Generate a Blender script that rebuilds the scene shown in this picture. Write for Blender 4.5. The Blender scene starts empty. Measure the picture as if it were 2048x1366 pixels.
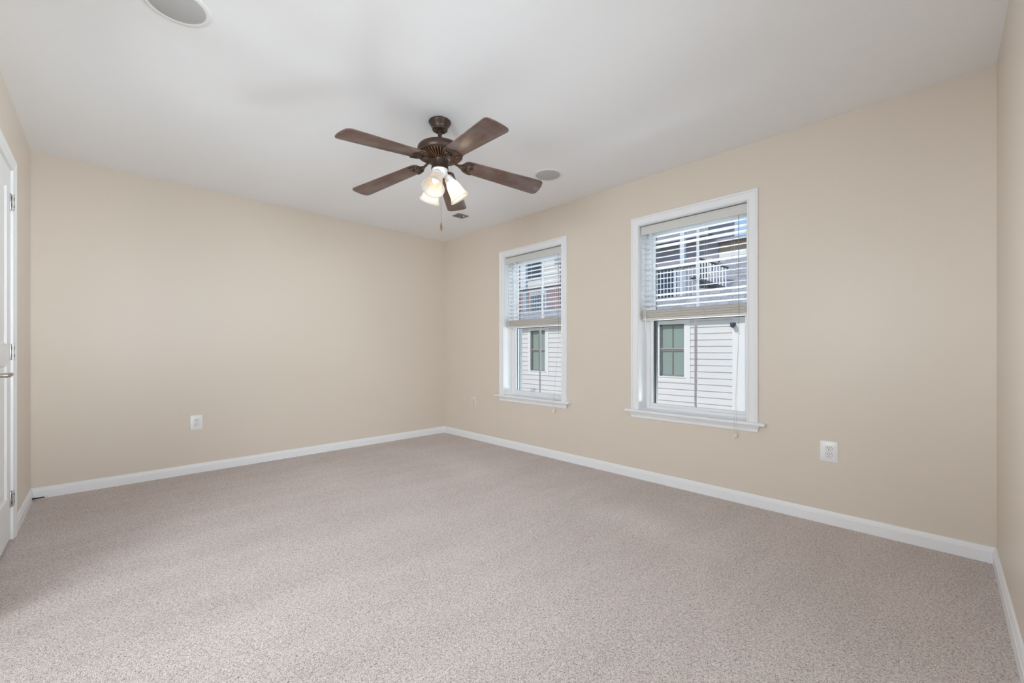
import bpy, bmesh, math, random
import numpy as np
from mathutils import Vector, Matrix, Euler

random.seed(7)
S = bpy.context.scene
COL = S.collection
PI = math.pi
R = math.radians

# room: origin is the far corner on the floor; back wall y=0, window wall x=0, room at x<0, y<0
LA, LB, H = 3.498, 4.632, 2.44

# ------------------------------------------------------------------ camera
cam_d = bpy.data.cameras.new('camera')
cam = bpy.data.objects.new('camera', cam_d)
COL.objects.link(cam)
cam_d.sensor_width = 36.0
cam_d.lens = 836.354 / 2048 * 36.0
cam_d.shift_y = 19.15 / 2048
cam_d.clip_start = 0.02
cam.location = (-3.1235, -4.446, 1.0404)
cam.rotation_euler = (PI / 2, 0, 0.7994 - PI / 2)
S.camera = cam

# ------------------------------------------------------------------ world, sun, big lights, exposure
wd = bpy.data.worlds.new('sky')
S.world = wd
wd.use_nodes = True
wn = wd.node_tree
bg = wn.nodes['Background']
sky = wn.nodes.new('ShaderNodeTexSky')
sky.sky_type = 'NISHITA'
sky.sun_disc = False
sky.sun_elevation = R(38)
sky.sun_rotation = R(250)
sky.air_density = 1.0
sky.dust_density = 0.3
sky.ozone_density = 2.0
wn.links.new(sky.outputs[0], bg.inputs[0])
bg.inputs[1].default_value = 0.16


def area_light(name, loc, rot, sx, sy, watts, col, spread):
    d = bpy.data.lights.new(name, 'AREA')
    d.shape = 'RECTANGLE'
    d.size, d.size_y = sx, sy
    d.energy = watts
    d.spread = R(spread)
    d.color = col
    o = bpy.data.objects.new(name, d)
    o.location = loc
    o.rotation_euler = rot
    COL.objects.link(o)
    return o


sun_d = bpy.data.lights.new('sun', 'SUN')
sun_d.energy = 2.35
sun_d.angle = R(1.0)
sun_d.color = (1.0, 0.95, 0.88)
sun_o = bpy.data.objects.new('sun', sun_d)
sun_o.rotation_euler = Vector((0.74, -0.28, -0.61)).to_track_quat('-Z', 'Y').to_euler()
COL.objects.link(sun_o)

FILL = (0.86, 0.94, 1.0)
# fill lamps added unseen in closed boxes beyond the two added openings
area_light('fill_rear_main', (-2.15, -5.72, 1.5), (R(90 - 2), 0, R(4)), 1.9, 1.3, 18, FILL, 84)
area_light('fill_side_main', (-4.95, -3.3, 1.5), (R(90 + 5), 0, R(-90 + 12)), 2.2, 1.3, 43, FILL, 122)
area_light('fill_side_down', (-4.95, -3.3, 1.7), (R(90 - 15), 0, R(-90 + 35)), 2.2, 1.0, 30, FILL, 100)
area_light('fill_side_beam', (-4.85, -2.45, 1.3), (R(90), 0, R(-90 - 38)), 0.6, 1.5, 9, FILL, 34)  # narrow fill beam added to brighten the front wall
area_light('fill_rear_beam', (-1.45, -5.7, 1.3), (R(90), 0, R(25)), 0.5, 1.5, 2.7, FILL, 26)  # narrow fill beam added to brighten the left wall
# fill lamps added outside the windows, unseen: one low aimed up, one high aimed down
area_light('fill_window_up', (2.2, -2.3, 0.0), (R(90 + 25), 0, R(90)), 4.6, 0.9, 185, FILL, 120)
area_light('fill_window_down', (1.4, -2.3, 3.2), (R(90 - 40), 0, R(90)), 4.6, 0.9, 130, FILL, 120)

S.view_settings.view_transform = 'Standard'
S.view_settings.look = 'None'
S.view_settings.exposure = 0.0
S.view_settings.gamma = 1.0
S.view_settings.use_curve_mapping = False
S.cycles.max_bounces = 12
S.cycles.diffuse_bounces = 8
S.cycles.transmission_bounces = 8
S.cycles.transparent_max_bounces = 16


# ------------------------------------------------------------------ materials
def lin(r, g, b):
    f = lambda c: ((c / 255 + 0.055) / 1.055) ** 2.4 if c / 255 > 0.04045 else c / 255 / 12.92
    return (f(r), f(g), f(b), 1.0)


def mat(name, rgb, rough=0.5, metal=0.0, spec=0.5, bump=0.0, bscale=200.0, var=0.0, vscale=3.0):
    m = bpy.data.materials.new(name)
    m.use_nodes = True
    nt = m.node_tree
    p = nt.nodes['Principled BSDF']
    p.inputs['Base Color'].default_value = rgb
    p.inputs['Roughness'].default_value = rough
    p.inputs['Metallic'].default_value = metal
    p.inputs['Specular IOR Level'].default_value = spec
    if bump or var:
        tc = nt.nodes.new('ShaderNodeTexCoord')
    if bump:
        n = nt.nodes.new('ShaderNodeTexNoise')
        n.inputs['Scale'].default_value = bscale
        n.inputs['Detail'].default_value = 3
        b = nt.nodes.new('ShaderNodeBump')
        b.inputs['Strength'].default_value = bump
        b.inputs['Distance'].default_value = 0.002
        nt.links.new(tc.outputs['Object'], n.inputs['Vector'])
        nt.links.new(n.outputs['Fac'], b.inputs['Height'])
        nt.links.new(b.outputs['Normal'], p.inputs['Normal'])
    if var:
        n2 = nt.nodes.new('ShaderNodeTexNoise')
        n2.inputs['Scale'].default_value = vscale
        n2.inputs['Detail'].default_value = 4
        mx = nt.nodes.new('ShaderNodeMix')
        mx.data_type = 'RGBA'
        mx.inputs['A'].default_value = tuple(c * (1 - var) for c in rgb[:3]) + (1,)
        mx.inputs['B'].default_value = tuple(min(1, c * (1 + var)) for c in rgb[:3]) + (1,)
        nt.links.new(tc.outputs['Object'], n2.inputs['Vector'])
        nt.links.new(n2.outputs['Fac'], mx.inputs['Factor'])
        nt.links.new(mx.outputs['Result'], p.inputs['Base Color'])
    return m


M = {}
M['wall'] = mat('beige_paint', (0.70, 0.625, 0.54, 1), 0.38, spec=0.5, bump=0.12, bscale=260)
M['ceil'] = mat('ceiling_paint', (0.905, 0.92, 0.94, 1), 0.8, spec=0.2, bump=0.08, bscale=220)
M['trim'] = mat('white_trim_paint', (0.83, 0.84, 0.86, 1), 0.35, spec=0.5)
M['door'] = mat('white_door_paint', (0.83, 0.84, 0.85, 1), 0.4, spec=0.5)
M['vinyl'] = mat('white_vinyl', (0.80, 0.81, 0.83, 1), 0.35)
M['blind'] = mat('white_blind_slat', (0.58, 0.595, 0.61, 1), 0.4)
M['stack'] = mat('cream_blind_rail', (0.63, 0.605, 0.565, 1), 0.45)
M['valance'] = mat('shaded_valance', (0.64, 0.635, 0.61, 1), 0.45)  # off-white, darkened with the shade of its backlit face
M['cord'] = mat('white_cord', (0.62, 0.60, 0.58, 1), 0.7)
M['cord_grey'] = mat('grey_cord', (0.30, 0.29, 0.30, 1), 0.7)
M['tassel'] = mat('ivory_plastic', (0.80, 0.76, 0.69, 1), 0.4)
M['plate'] = mat('white_plastic', (0.82, 0.82, 0.82, 1), 0.3)
M['plate_almond'] = mat('painted_almond_plastic', (0.72, 0.67, 0.60, 1), 0.4)
M['face_almond'] = mat('almond_receptacle', (0.66, 0.61, 0.54, 1), 0.4)
M['slot'] = mat('dark_slot', (0.02, 0.02, 0.02, 1), 0.6)
M['nickel'] = mat('satin_nickel', (0.52, 0.50, 0.47, 1), 0.32, metal=1.0)
M['hinge'] = mat('hinge_steel', (0.55, 0.55, 0.55, 1), 0.38, metal=1.0)
M['hinge_dark'] = mat('hinge_gap', (0.05, 0.05, 0.05, 1), 0.5, metal=0.5)
M['grille'] = mat('speaker_grille', (0.50, 0.505, 0.505, 1), 0.7, bump=0.3, bscale=900)
M['spk_ring'] = mat('speaker_ring', (0.82, 0.82, 0.82, 1), 0.5)
M['vent'] = mat('grey_vent_metal', (0.26, 0.26, 0.25, 1), 0.5, metal=0.2, var=0.2, vscale=60)
M['bronze'] = mat('oil_rubbed_bronze', (0.060, 0.036, 0.026, 1), 0.38, metal=0.35, var=0.35, vscale=25)
M['bronze_rib'] = mat('bronze_rib', (0.20, 0.105, 0.055, 1), 0.42, metal=0.4)
M['fitter'] = mat('white_fitter', (0.80, 0.80, 0.79, 1), 0.35)
M['brass'] = mat('bulb_cap', (0.45, 0.34, 0.20, 1), 0.3, metal=1.0)
M['rubber'] = mat('white_rubber', (0.78, 0.77, 0.74, 1), 0.7)
M['chain'] = mat('chain_metal', (0.30, 0.28, 0.26, 1), 0.4, metal=0.6)
M['spring'] = mat('dark_steel_rod', (0.06, 0.06, 0.06, 1), 0.4, metal=0.7)
M['ext_dark'] = mat('dark_bronze_trim', (0.018, 0.017, 0.016, 1), 0.5)
M['ext_sunlit'] = mat('sunlit_grey_trim', (0.19, 0.21, 0.23, 1), 0.5)  # same exterior trim with sunlight put into its colour
M['muntin'] = mat('muntin_grey', (0.40, 0.39, 0.42, 1), 0.5)
M['siding'] = mat('white_siding', (0.74, 0.71, 0.705, 1), 0.6, bump=0.1, bscale=40)
M['ext_trim'] = mat('exterior_white_trim', (0.80, 0.785, 0.78, 1), 0.5)
M['ext_frame'] = mat('taupe_sash', (0.22, 0.21, 0.20, 1), 0.5)
M['ext_frame_pale'] = mat('pale_taupe_rail', (0.45, 0.43, 0.40, 1), 0.5)
M['ext_green'] = mat('green_grey_shade', (0.30, 0.37, 0.33, 1), 0.5)
M['post'] = mat('blue_white_post', (0.62, 0.68, 0.78, 1), 0.5)
M['rail_white'] = mat('white_balusters', (0.78, 0.78, 0.80, 1), 0.5)
M['rail_dark'] = mat('dark_rail', (0.045, 0.05, 0.07, 1), 0.5)
M['slate'] = mat('purple_grey_cladding', (0.34, 0.33, 0.39, 1), 0.7, var=0.2, vscale=2)
M['fascia'] = mat('blue_grey_fascia', (0.38, 0.44, 0.54, 1), 0.6)
M['tan'] = mat('tan_wall', (0.42, 0.33, 0.26, 1), 0.7)
M['pink'] = mat('pale_pink_gable', (0.72, 0.62, 0.60, 1), 0.7)
M['night'] = mat('dark_pane', (0.03, 0.045, 0.075, 1), 0.1)
M['ground'] = mat('pale_ground', (0.42, 0.41, 0.39, 1), 0.9, var=0.2, vscale=0.5)
M['leaf'] = mat('shrub_leaf', (0.05, 0.075, 0.045, 1), 0.6, var=0.4, vscale=8)
M['bounce_white'] = mat('bounce_slab_white', (0.86, 0.86, 0.85, 1), 0.7)
M['lightbox'] = mat('white_lightbox', (0.82, 0.81, 0.79, 1), 0.7)


def nodes_of(m):
    return m.node_tree, m.node_tree.nodes, m.node_tree.links


def shade_slats():
    """white slats: a little daylight comes through the thin plastic"""
    m = M['blind']
    nt, N, L = nodes_of(m)
    p = N['Principled BSDF']
    out = N['Material Output']
    t = N.new('ShaderNodeBsdfTranslucent')
    t.inputs['Color'].default_value = (0.85, 0.86, 0.9, 1)
    mx = N.new('ShaderNodeMixShader')
    mx.inputs[0].default_value = 0.08
    L.new(p.outputs[0], mx.inputs[1])
    L.new(t.outputs[0], mx.inputs[2])
    L.new(mx.outputs[0], out.inputs['Surface'])


shade_slats()


def glass_mat():
    m = bpy.data.materials.new('window_glass')
    m.use_nodes = True
    nt, N, L = nodes_of(m)
    N.remove(N['Principled BSDF'])
    out = N['Material Output']
    tr = N.new('ShaderNodeBsdfTransparent')
    tr.inputs['Color'].default_value = (0.97, 0.985, 0.98, 1)
    gl = N.new('ShaderNodeBsdfGlossy')
    gl.inputs['Roughness'].default_value = 0.02
    fr = N.new('ShaderNodeFresnel')
    fr.inputs['IOR'].default_value = 1.25
    mx = N.new('ShaderNodeMixShader')
    L.new(fr.outputs[0], mx.inputs[0])
    L.new(tr.outputs[0], mx.inputs[1])
    L.new(gl.outputs[0], mx.inputs[2])
    L.new(mx.outputs[0], out.inputs['Surface'])
    return m


M['glass'] = glass_mat()


def shade_glass():
    """alabaster lamp glass: cloudy white, light passes through it"""
    m = bpy.data.materials.new('alabaster_glass')
    m.use_nodes = True
    nt, N, L = nodes_of(m)
    p = N['Principled BSDF']
    out = N['Material Output']
    tc = N.new('ShaderNodeTexCoord')
    n = N.new('ShaderNodeTexNoise')
    n.inputs['Scale'].default_value = 18
    n.inputs['Detail'].default_value = 5
    n.inputs['Distortion'].default_value = 1.2
    cr = N.new('ShaderNodeValToRGB')
    cr.color_ramp.elements[0].position = 0.3
    cr.color_ramp.elements[0].color = (0.84, 0.79, 0.72, 1)
    cr.color_ramp.elements[1].position = 0.7
    cr.color_ramp.elements[1].color = (0.95, 0.94, 0.91, 1)
    L.new(tc.outputs['Object'], n.inputs['Vector'])
    L.new(n.outputs['Fac'], cr.inputs['Fac'])
    p.inputs['Roughness'].default_value = 0.25
    L.new(cr.outputs['Color'], p.inputs['Base Color'])
    t = N.new('ShaderNodeBsdfTranslucent')
    L.new(cr.outputs['Color'], t.inputs['Color'])
    mx = N.new('ShaderNodeMixShader')
    mx.inputs[0].default_value = 0.55
    L.new(p.outputs[0], mx.inputs[1])
    L.new(t.outputs[0], mx.inputs[2])
    L.new(mx.outputs[0], out.inputs['Surface'])
    return m


M['shade'] = shade_glass()


def bulb_mat(name, strength):
    m = bpy.data.materials.new(name)
    m.use_nodes = True
    nt, N, L = nodes_of(m)
    N.remove(N['Principled BSDF'])
    e = N.new('ShaderNodeEmission')
    e.inputs['Color'].default_value = (1.0, 0.82, 0.60, 1)
    e.inputs['Strength'].default_value = strength
    L.new(e.outputs[0], N['Material Output'].inputs['Surface'])
    return m


M['bulb_faint'] = bulb_mat('faint_bulb', 3.0)
M['bulb_lit'] = bulb_mat('lit_bulb', 95.0)
M['bulb_dim'] = bulb_mat('dim_bulb', 26.0)


def wood_mat():
    m = bpy.data.materials.new('dusty_walnut')
    m.use_nodes = True
    nt, N, L = nodes_of(m)
    p = N['Principled BSDF']
    tc = N.new('ShaderNodeTexCoord')
    mp = N.new('ShaderNodeMapping')
    mp.inputs['Scale'].default_value = (2.5, 45, 10)
    n = N.new('ShaderNodeTexNoise')
    n.inputs['Scale'].default_value = 1.6
    n.inputs['Detail'].default_value = 7
    n.inputs['Roughness'].default_value = 0.65
    cr = N.new('ShaderNodeValToRGB')
    cr.color_ramp.elements[0].position = 0.32
    cr.color_ramp.elements[0].color = (0.060, 0.026, 0.018, 1)
    cr.color_ramp.elements[1].position = 0.68
    cr.color_ramp.elements[1].color = (0.175, 0.080, 0.055, 1)
    L.new(tc.outputs['Object'], mp.inputs['Vector'])
    L.new(mp.outputs[0], n.inputs['Vector'])
    L.new(n.outputs['Fac'], cr.inputs['Fac'])
    # dust film
    d = N.new('ShaderNodeTexNoise')
    d.inputs['Scale'].default_value = 9
    d.inputs['Detail'].default_value = 5
    dr = N.new('ShaderNodeValToRGB')
    dr.color_ramp.elements[0].position = 0.42
    dr.color_ramp.elements[0].color = (0.15, 0.15, 0.15, 1)
    dr.color_ramp.elements[1].position = 0.75
    dr.color_ramp.elements[1].color = (0.65, 0.65, 0.65, 1)
    L.new(tc.outputs['Object'], d.inputs['Vector'])
    L.new(d.outputs['Fac'], dr.inputs['Fac'])
    mx = N.new('ShaderNodeMix')
    mx.data_type = 'RGBA'
    mx.inputs['B'].default_value = (0.20, 0.178, 0.172, 1)
    L.new(dr.outputs['Color'], mx.inputs['Factor'])
    L.new(cr.outputs['Color'], mx.inputs['A'])
    L.new(mx.outputs['Result'], p.inputs['Base Color'])
    p.inputs['Roughness'].default_value = 0.30
    return m


M['wood'] = wood_mat()


def carpet_mat():
    m = bpy.data.materials.new('cut_pile_carpet')
    m.use_nodes = True
    nt, N, L = nodes_of(m)
    p = N['Principled BSDF']
    p.inputs['Roughness'].default_value = 0.95
    p.inputs['Specular IOR Level'].default_value = 0.1
    p.inputs['Sheen Weight'].default_value = 0.15
    tc = N.new('ShaderNodeTexCoord')
    # yarn flecks; dark end also paints self-shadow in pits between tufts
    v = N.new('ShaderNodeTexVoronoi')
    v.inputs['Scale'].default_value = 400
    v.inputs['Randomness'].default_value = 1.0
    L.new(tc.outputs['Object'], v.inputs['Vector'])
    sep = N.new('ShaderNodeSeparateColor')
    L.new(v.outputs['Color'], sep.inputs[0])
    nf = N.new('ShaderNodeTexNoise')
    nf.inputs['Scale'].default_value = 115
    nf.inputs['Detail'].default_value = 5
    nf.inputs['Roughness'].default_value = 0.82
    L.new(tc.outputs['Object'], nf.inputs['Vector'])
    av = N.new('ShaderNodeMix')
    av.data_type = 'FLOAT'
    av.inputs['Factor'].default_value = 0.72
    L.new(sep.outputs[0], av.inputs['A'])
    L.new(nf.outputs['Fac'], av.inputs['B'])
    cr = N.new('ShaderNodeValToRGB')
    e = cr.color_ramp.elements
    e[0].position = 0.30
    e[0].color = (0.21, 0.155, 0.135, 1)
    e[1].position = 0.72
    e[1].color = (0.94, 0.865, 0.845, 1)
    k = cr.color_ramp.elements.new(0.415)
    k.color = (0.54, 0.46, 0.43, 1)
    k2 = cr.color_ramp.elements.new(0.53)
    k2.color = (0.76, 0.675, 0.645, 1)
    L.new(av.outputs['Result'], cr.inputs['Fac'])
    # trodden and brushed patches: pile leaning one way or another
    n2 = N.new('ShaderNodeTexNoise')
    n2.inputs['Scale'].default_value = 1.6
    n2.inputs['Detail'].default_value = 6
    n2.inputs['Roughness'].default_value = 0.6
    mp = N.new('ShaderNodeMapping')
    mp.inputs['Rotation'].default_value = (0, 0, R(38))
    mp.inputs['Scale'].default_value = (0.7, 2.6, 1)
    L.new(tc.outputs['Object'], mp.inputs['Vector'])
    L.new(mp.outputs[0], n2.inputs['Vector'])
    mr = N.new('ShaderNodeMapRange')
    mr.inputs['From Min'].default_value = 0.3
    mr.inputs['From Max'].default_value = 0.7
    mr.inputs['To Min'].default_value = 0.93
    mr.inputs['To Max'].default_value = 1.07
    L.new(n2.outputs['Fac'], mr.inputs['Value'])
    mul = N.new('ShaderNodeVectorMath')
    mul.operation = 'SCALE'
    L.new(cr.outputs['Color'], mul.inputs[0])
    L.new(mr.outputs['Result'], mul.inputs['Scale'])
    L.new(mul.outputs[0], p.inputs['Base Color'])
    # tufts
    n3 = N.new('ShaderNodeTexNoise')
    n3.inputs['Scale'].default_value = 130
    n3.inputs['Detail'].default_value = 4
    n3.inputs['Roughness'].default_value = 0.75
    L.new(tc.outputs['Object'], n3.inputs['Vector'])
    mxh = N.new('ShaderNodeMath')
    mxh.operation = 'SUBTRACT'
    L.new(n3.outputs['Fac'], mxh.inputs[0])
    L.new(v.outputs['Distance'], mxh.inputs[1])
    b = N.new('ShaderNodeBump')
    b.inputs['Strength'].default_value = 0.6
    b.inputs['Distance'].default_value = 0.006
    L.new(mxh.outputs[0], b.inputs['Height'])
    L.new(b.outputs['Normal'], p.inputs['Normal'])
    return m


M['carpet'] = carpet_mat()


def shingle_mat():
    m = bpy.data.materials.new('grey_shingles')
    m.use_nodes = True
    nt, N, L = nodes_of(m)
    p = N['Principled BSDF']
    p.inputs['Roughness'].default_value = 0.85
    tc = N.new('ShaderNodeTexCoord')
    br = N.new('ShaderNodeTexBrick')
    br.inputs['Scale'].default_value = 1.0
    br.inputs['Brick Width'].default_value = 0.3
    br.inputs['Row Height'].default_value = 0.14
    br.inputs['Mortar Size'].default_value = 0.009
    br.inputs['Color1'].default_value = (0.33, 0.34, 0.38, 1)
    br.inputs['Color2'].default_value = (0.50, 0.50, 0.53, 1)
    br.inputs['Mortar'].default_value = (0.24, 0.24, 0.27, 1)
    mp = N.new('ShaderNodeMapping')
    mp.inputs['Rotation'].default_value = (0, 0, R(90))
    nz = N.new('ShaderNodeTexNoise')
    nz.inputs['Scale'].default_value = 2.0
    vm = N.new('ShaderNodeVectorMath')
    vm.operation = 'MULTIPLY_ADD'
    vm.inputs[1].default_value = (0.12, 0.12, 0.0)
    L.new(tc.outputs['Object'], nz.inputs['Vector'])
    L.new(nz.outputs['Color'], vm.inputs[0])
    L.new(tc.outputs['Object'], vm.inputs[2])
    L.new(vm.outputs[0], mp.inputs['Vector'])
    L.new(mp.outputs[0], br.inputs['Vector'])
    L.new(br.outputs['Color'], p.inputs['Base Color'])
    return m


M['shingle'] = shingle_mat()


def brick_mat():
    m = bpy.data.materials.new('red_brick')
    m.use_nodes = True
    nt, N, L = nodes_of(m)
    p = N['Principled BSDF']
    tc = N.new('ShaderNodeTexCoord')
    mp = N.new('ShaderNodeMapping')
    mp.inputs['Rotation'].default_value = (R(90), 0, R(90))
    br = N.new('ShaderNodeTexBrick')
    br.inputs['Scale'].default_value = 1.0
    br.inputs['Brick Width'].default_value = 0.22
    br.inputs['Row Height'].default_value = 0.075
    br.inputs['Mortar Size'].default_value = 0.008
    br.inputs['Color1'].default_value = (0.36, 0.15, 0.12, 1)
    br.inputs['Color2'].default_value = (0.46, 0.22, 0.18, 1)
    br.inputs['Mortar'].default_value = (0.5, 0.44, 0.42, 1)
    L.new(tc.outputs['Object'], mp.inputs['Vector'])
    L.new(mp.outputs[0], br.inputs['Vector'])
    L.new(br.outputs['Color'], p.inputs['Base Color'])
    return m


M['brick'] = brick_mat()


# ------------------------------------------------------------------ mesh helpers
class MB:
    """collects shapes and links them as ONE mesh object"""

    def __init__(self):
        self.bm = bmesh.new()

    def _bevel(self, verts, w, seg=2):
        vs = set(verts)
        edges = [e for e in self.bm.edges if e.verts[0] in vs and e.verts[1] in vs]
        bmesh.ops.bevel(self.bm, geom=edges, offset=w, segments=seg, profile=0.5, affect='EDGES', clamp_overlap=True)

    def box(self, x0, x1, y0, y1, z0, z1, bev=0.0, seg=2, mtx=None):
        x0, x1 = min(x0, x1), max(x0, x1)
        y0, y1 = min(y0, y1), max(y0, y1)
        z0, z1 = min(z0, z1), max(z0, z1)
        v = [self.bm.verts.new(p) for p in ((x0, y0, z0), (x1, y0, z0), (x1, y1, z0), (x0, y1, z0),
                                            (x0, y0, z1), (x1, y0, z1), (x1, y1, z1), (x0, y1, z1))]
        for f in ((3, 2, 1, 0), (4, 5, 6, 7), (0, 1, 5, 4), (1, 2, 6, 5), (2, 3, 7, 6), (3, 0, 4, 7)):
            self.bm.faces.new([v[i] for i in f])
        if mtx is not None:
            for q in v:
                q.co = mtx @ q.co
        if bev:
            self._bevel(v, bev, seg)
        return self

    def loops(self, rings, closed_ring=True, closed_path=False, caps=True):
        """skin successive rings of points"""
        vr = [[self.bm.verts.new(p) for p in r] for r in rings]
        n = len(vr[0])
        m = len(vr)
        for i in range(m if closed_path else m - 1):
            a, b = vr[i], vr[(i + 1) % m]
            for j in range(n if closed_ring else n - 1):
                k = (j + 1) % n
                self.bm.faces.new((a[j], a[k], b[k], b[j]))
        if caps and closed_ring and not closed_path:
            self.bm.faces.new(list(reversed(vr[0])))
            self.bm.faces.new(vr[-1])
        return self

    def lathe(self, prof, seg=40, mtx=None, caps=True):
        """prof: (radius, z) pairs from one end to the other"""
        mtx = mtx or Matrix()
        rings = []
        for r, z in prof:
            r = max(r, 1e-5)
            rings.append([mtx @ Vector((r * math.cos(2 * PI * i / seg), r * math.sin(2 * PI * i / seg), z)) for i in range(seg)])
        return self.loops(rings, caps=caps)

    def tube(self, pts, rad, seg=8, flat=1.0):
        pts = [Vector(p) for p in pts]
        n = len(pts)
        rads = rad if isinstance(rad, (list, tuple)) else [rad] * n
        rings = []
        up = None
        for i, p in enumerate(pts):
            t = (pts[min(i + 1, n - 1)] - pts[max(i - 1, 0)]).normalized()
            if up is None:
                up = Vector((0, 0, 1)) if abs(t.z) < 0.9 else Vector((1, 0, 0))
            a = t.cross(up)
            if a.length < 1e-6:
                a = t.cross(Vector((0, 1, 0)))
            a.normalize()
            b = a.cross(t).normalized()
            up = b
            rings.append([p + rads[i] * (math.cos(2 * PI * k / seg) * a + flat * math.sin(2 * PI * k / seg) * b) for k in range(seg)])
        return self.loops(rings)

    def prism(self, outline, z0, z1, bev=0.0, mtx=None):
        """outline: (x, y) points counter-clockwise, extruded in z"""
        lo = [self.bm.verts.new((x, y, z0)) for x, y in outline]
        hi = [self.bm.verts.new((x, y, z1)) for x, y in outline]
        n = len(lo)
        self.bm.faces.new(list(reversed(lo)))
        self.bm.faces.new(hi)
        for i in range(n):
            j = (i + 1) % n
            self.bm.faces.new((lo[i], lo[j], hi[j], hi[i]))
        if mtx is not None:
            for q in lo + hi:
                q.co = mtx @ q.co
        if bev:
            es = [e for e in self.bm.edges if (e.verts[0] in lo and e.verts[1] in lo) or (e.verts[0] in hi and e.verts[1] in hi)]
            bmesh.ops.bevel(self.bm, geom=es, offset=bev, segments=2, profile=0.5, affect='EDGES', clamp_overlap=True)
        return self

    def build(self, name, material, parent=None, smooth=False, loc=None, rot=None, angle=40):
        bm = self.bm
        bmesh.ops.recalc_face_normals(bm, faces=bm.faces[:])
        me = bpy.data.meshes.new(name)
        bm.to_mesh(me)
        bm.free()
        if isinstance(material, str):
            material = M[material]
        me.materials.append(material)
        if smooth:
            for f in me.polygons:
                f.use_smooth = True
            if angle < 180:
                me.set_sharp_from_angle(angle=R(angle))
        o = bpy.data.objects.new(name, me)
        COL.objects.link(o)
        if parent is not None:
            o.parent = parent
        if loc is not None:
            o.location = loc
        if rot is not None:
            o.rotation_euler = rot
        return o


def tag(o, label=None, cat=None, group=None, kind=None):
    if label:
        o['label'] = label
    if cat:
        o['category'] = cat
    if group:
        o['group'] = group
    if kind:
        o['kind'] = kind
    return o


def empty(name, loc=(0, 0, 0), rot=(0, 0, 0)):
    o = bpy.data.objects.new(name, None)
    o.empty_display_size = 0.1
    o.location = loc
    o.rotation_euler = rot
    COL.objects.link(o)
    return o


def copy_tree(o, parent=None):
    c = o.copy()
    COL.objects.link(c)
    c.parent = parent
    for ch in list(o.children):
        copy_tree(ch, c)
    return c


def holed(mb, u0, u1, z0, z1, holes, put):
    """fills the rectangle u0..u1 x z0..z1 with boxes, leaving the holes (a, b, za, zb) open"""
    us = sorted({u0, u1, *[h[0] for h in holes], *[h[1] for h in holes]})
    for a, b in zip(us, us[1:]):
        cov = sorted([(h[2], h[3]) for h in holes if h[0] <= a + 1e-6 and h[1] >= b - 1e-6])
        z = z0
        for za, zb in cov:
            if za > z + 1e-6:
                put(a, b, z, za)
            z = zb
        if z < z1 - 1e-6:
            put(a, b, z, z1)


def struct(o, label, cat):
    return tag(o, label, cat, kind='structure')


# ------------------------------------------------------------------ the setting
T = 0.2
WIN = [(-1.914, -1.116), (-3.523, -2.725)]       # clear openings of the two windows along y
ZS, ZT = 0.565, 2.057                             # stool top, head
JT = 0.02                                         # jamb liner
D_Y0, D_Y1, D_H = -1.60, -0.862, 2.035            # door opening on the left wall
OP_C = (-3.02, -1.32, 0.0, 2.1)                   # unseen opening added behind the camera for light from the hall
OP_D = (-4.30, -2.00, 0.0, 2.1)                   # unseen opening added beside the camera for light from its box

b = MB()
b.box(-LA - 1.7, T, -LB - 1.4, T, -0.12, 0.0)
struct(b.build('floor', 'carpet'), 'beige speckled cut pile carpet covering the whole floor', 'carpet')

b = MB()
b.box(-LA - 1.7, T, -LB - 1.4, T, H, H + 0.15)
struct(b.build('ceiling', 'ceil'), 'flat white painted ceiling with a fan hanging from it', 'ceiling')

b = MB()
b.box(-LA - T, 0, 0, T, 0, H)
struct(b.build('wall_back', 'wall'), 'long plain beige wall with one low outlet', 'wall')

b = MB()
holed(b, -LB - T, T, 0, H, [(a - JT, c + JT, ZS - 0.022, ZT + JT) for a, c in WIN],
      lambda a, c, za, zb: b.box(0, T, a, c, za, zb))
struct(b.build('wall_right', 'wall'), 'beige wall holding the two windows', 'wall')

b = MB()
holed(b, -LA - T, 0, 0, H, [OP_C], lambda a, c, za, zb: b.box(a, c, -LB - T, -LB, za, zb))
struct(b.build('wall_front', 'wall'), 'pale beige wall sliver at the right edge of the photo', 'wall')

b = MB()
holed(b, -LB, 0, 0, H, [(D_Y0 - 0.02, D_Y1 + 0.02, 0, D_H + 0.02), OP_D], lambda a, c, za, zb: b.box(-LA - 0.14, -LA, a, c, za, zb))
struct(b.build('wall_left', 'wall'), 'pale beige wall with the white door', 'wall')

# closed boxes added round the fill lamps, unseen beyond the openings
b = MB()
b.box(OP_C[0] - 0.3, OP_C[1] + 0.3, -LB - 1.3, -LB - 1.2, 0, H)
b.box(OP_C[0] - 0.3, OP_C[0] - 0.2, -LB - 1.2, -LB - T, 0, H)
b.box(OP_C[1] + 0.2, OP_C[1] + 0.3, -LB - 1.2, -LB - T, 0, H)
struct(b.build('wall_lightbox_rear', 'lightbox'), 'white hall walls added unseen behind the camera round the fill lamps', 'wall')
b = MB()
b.box(-LA - 1.6, -LA - 1.5, OP_D[0] - 0.3, OP_D[1] + 0.3, 0, H)
b.box(-LA - 1.5, -LA - 0.14, OP_D[0] - 0.3, OP_D[0] - 0.2, 0, H)
b.box(-LA - 1.5, -LA - 0.14, OP_D[1] + 0.2, OP_D[1] + 0.3, 0, H)
struct(b.build('wall_lightbox_side', 'lightbox'), 'white light box walls added unseen beside the camera round the fill lamps', 'wall')

# baseboards, mitred into the corners
BB = [(0.0, 0.0), (0.0135, 0.0), (0.0135, 0.053), (0.011, 0.056), (0.0095, 0.066), (0.0055, 0.075), (0.0, 0.0785)]


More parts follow.
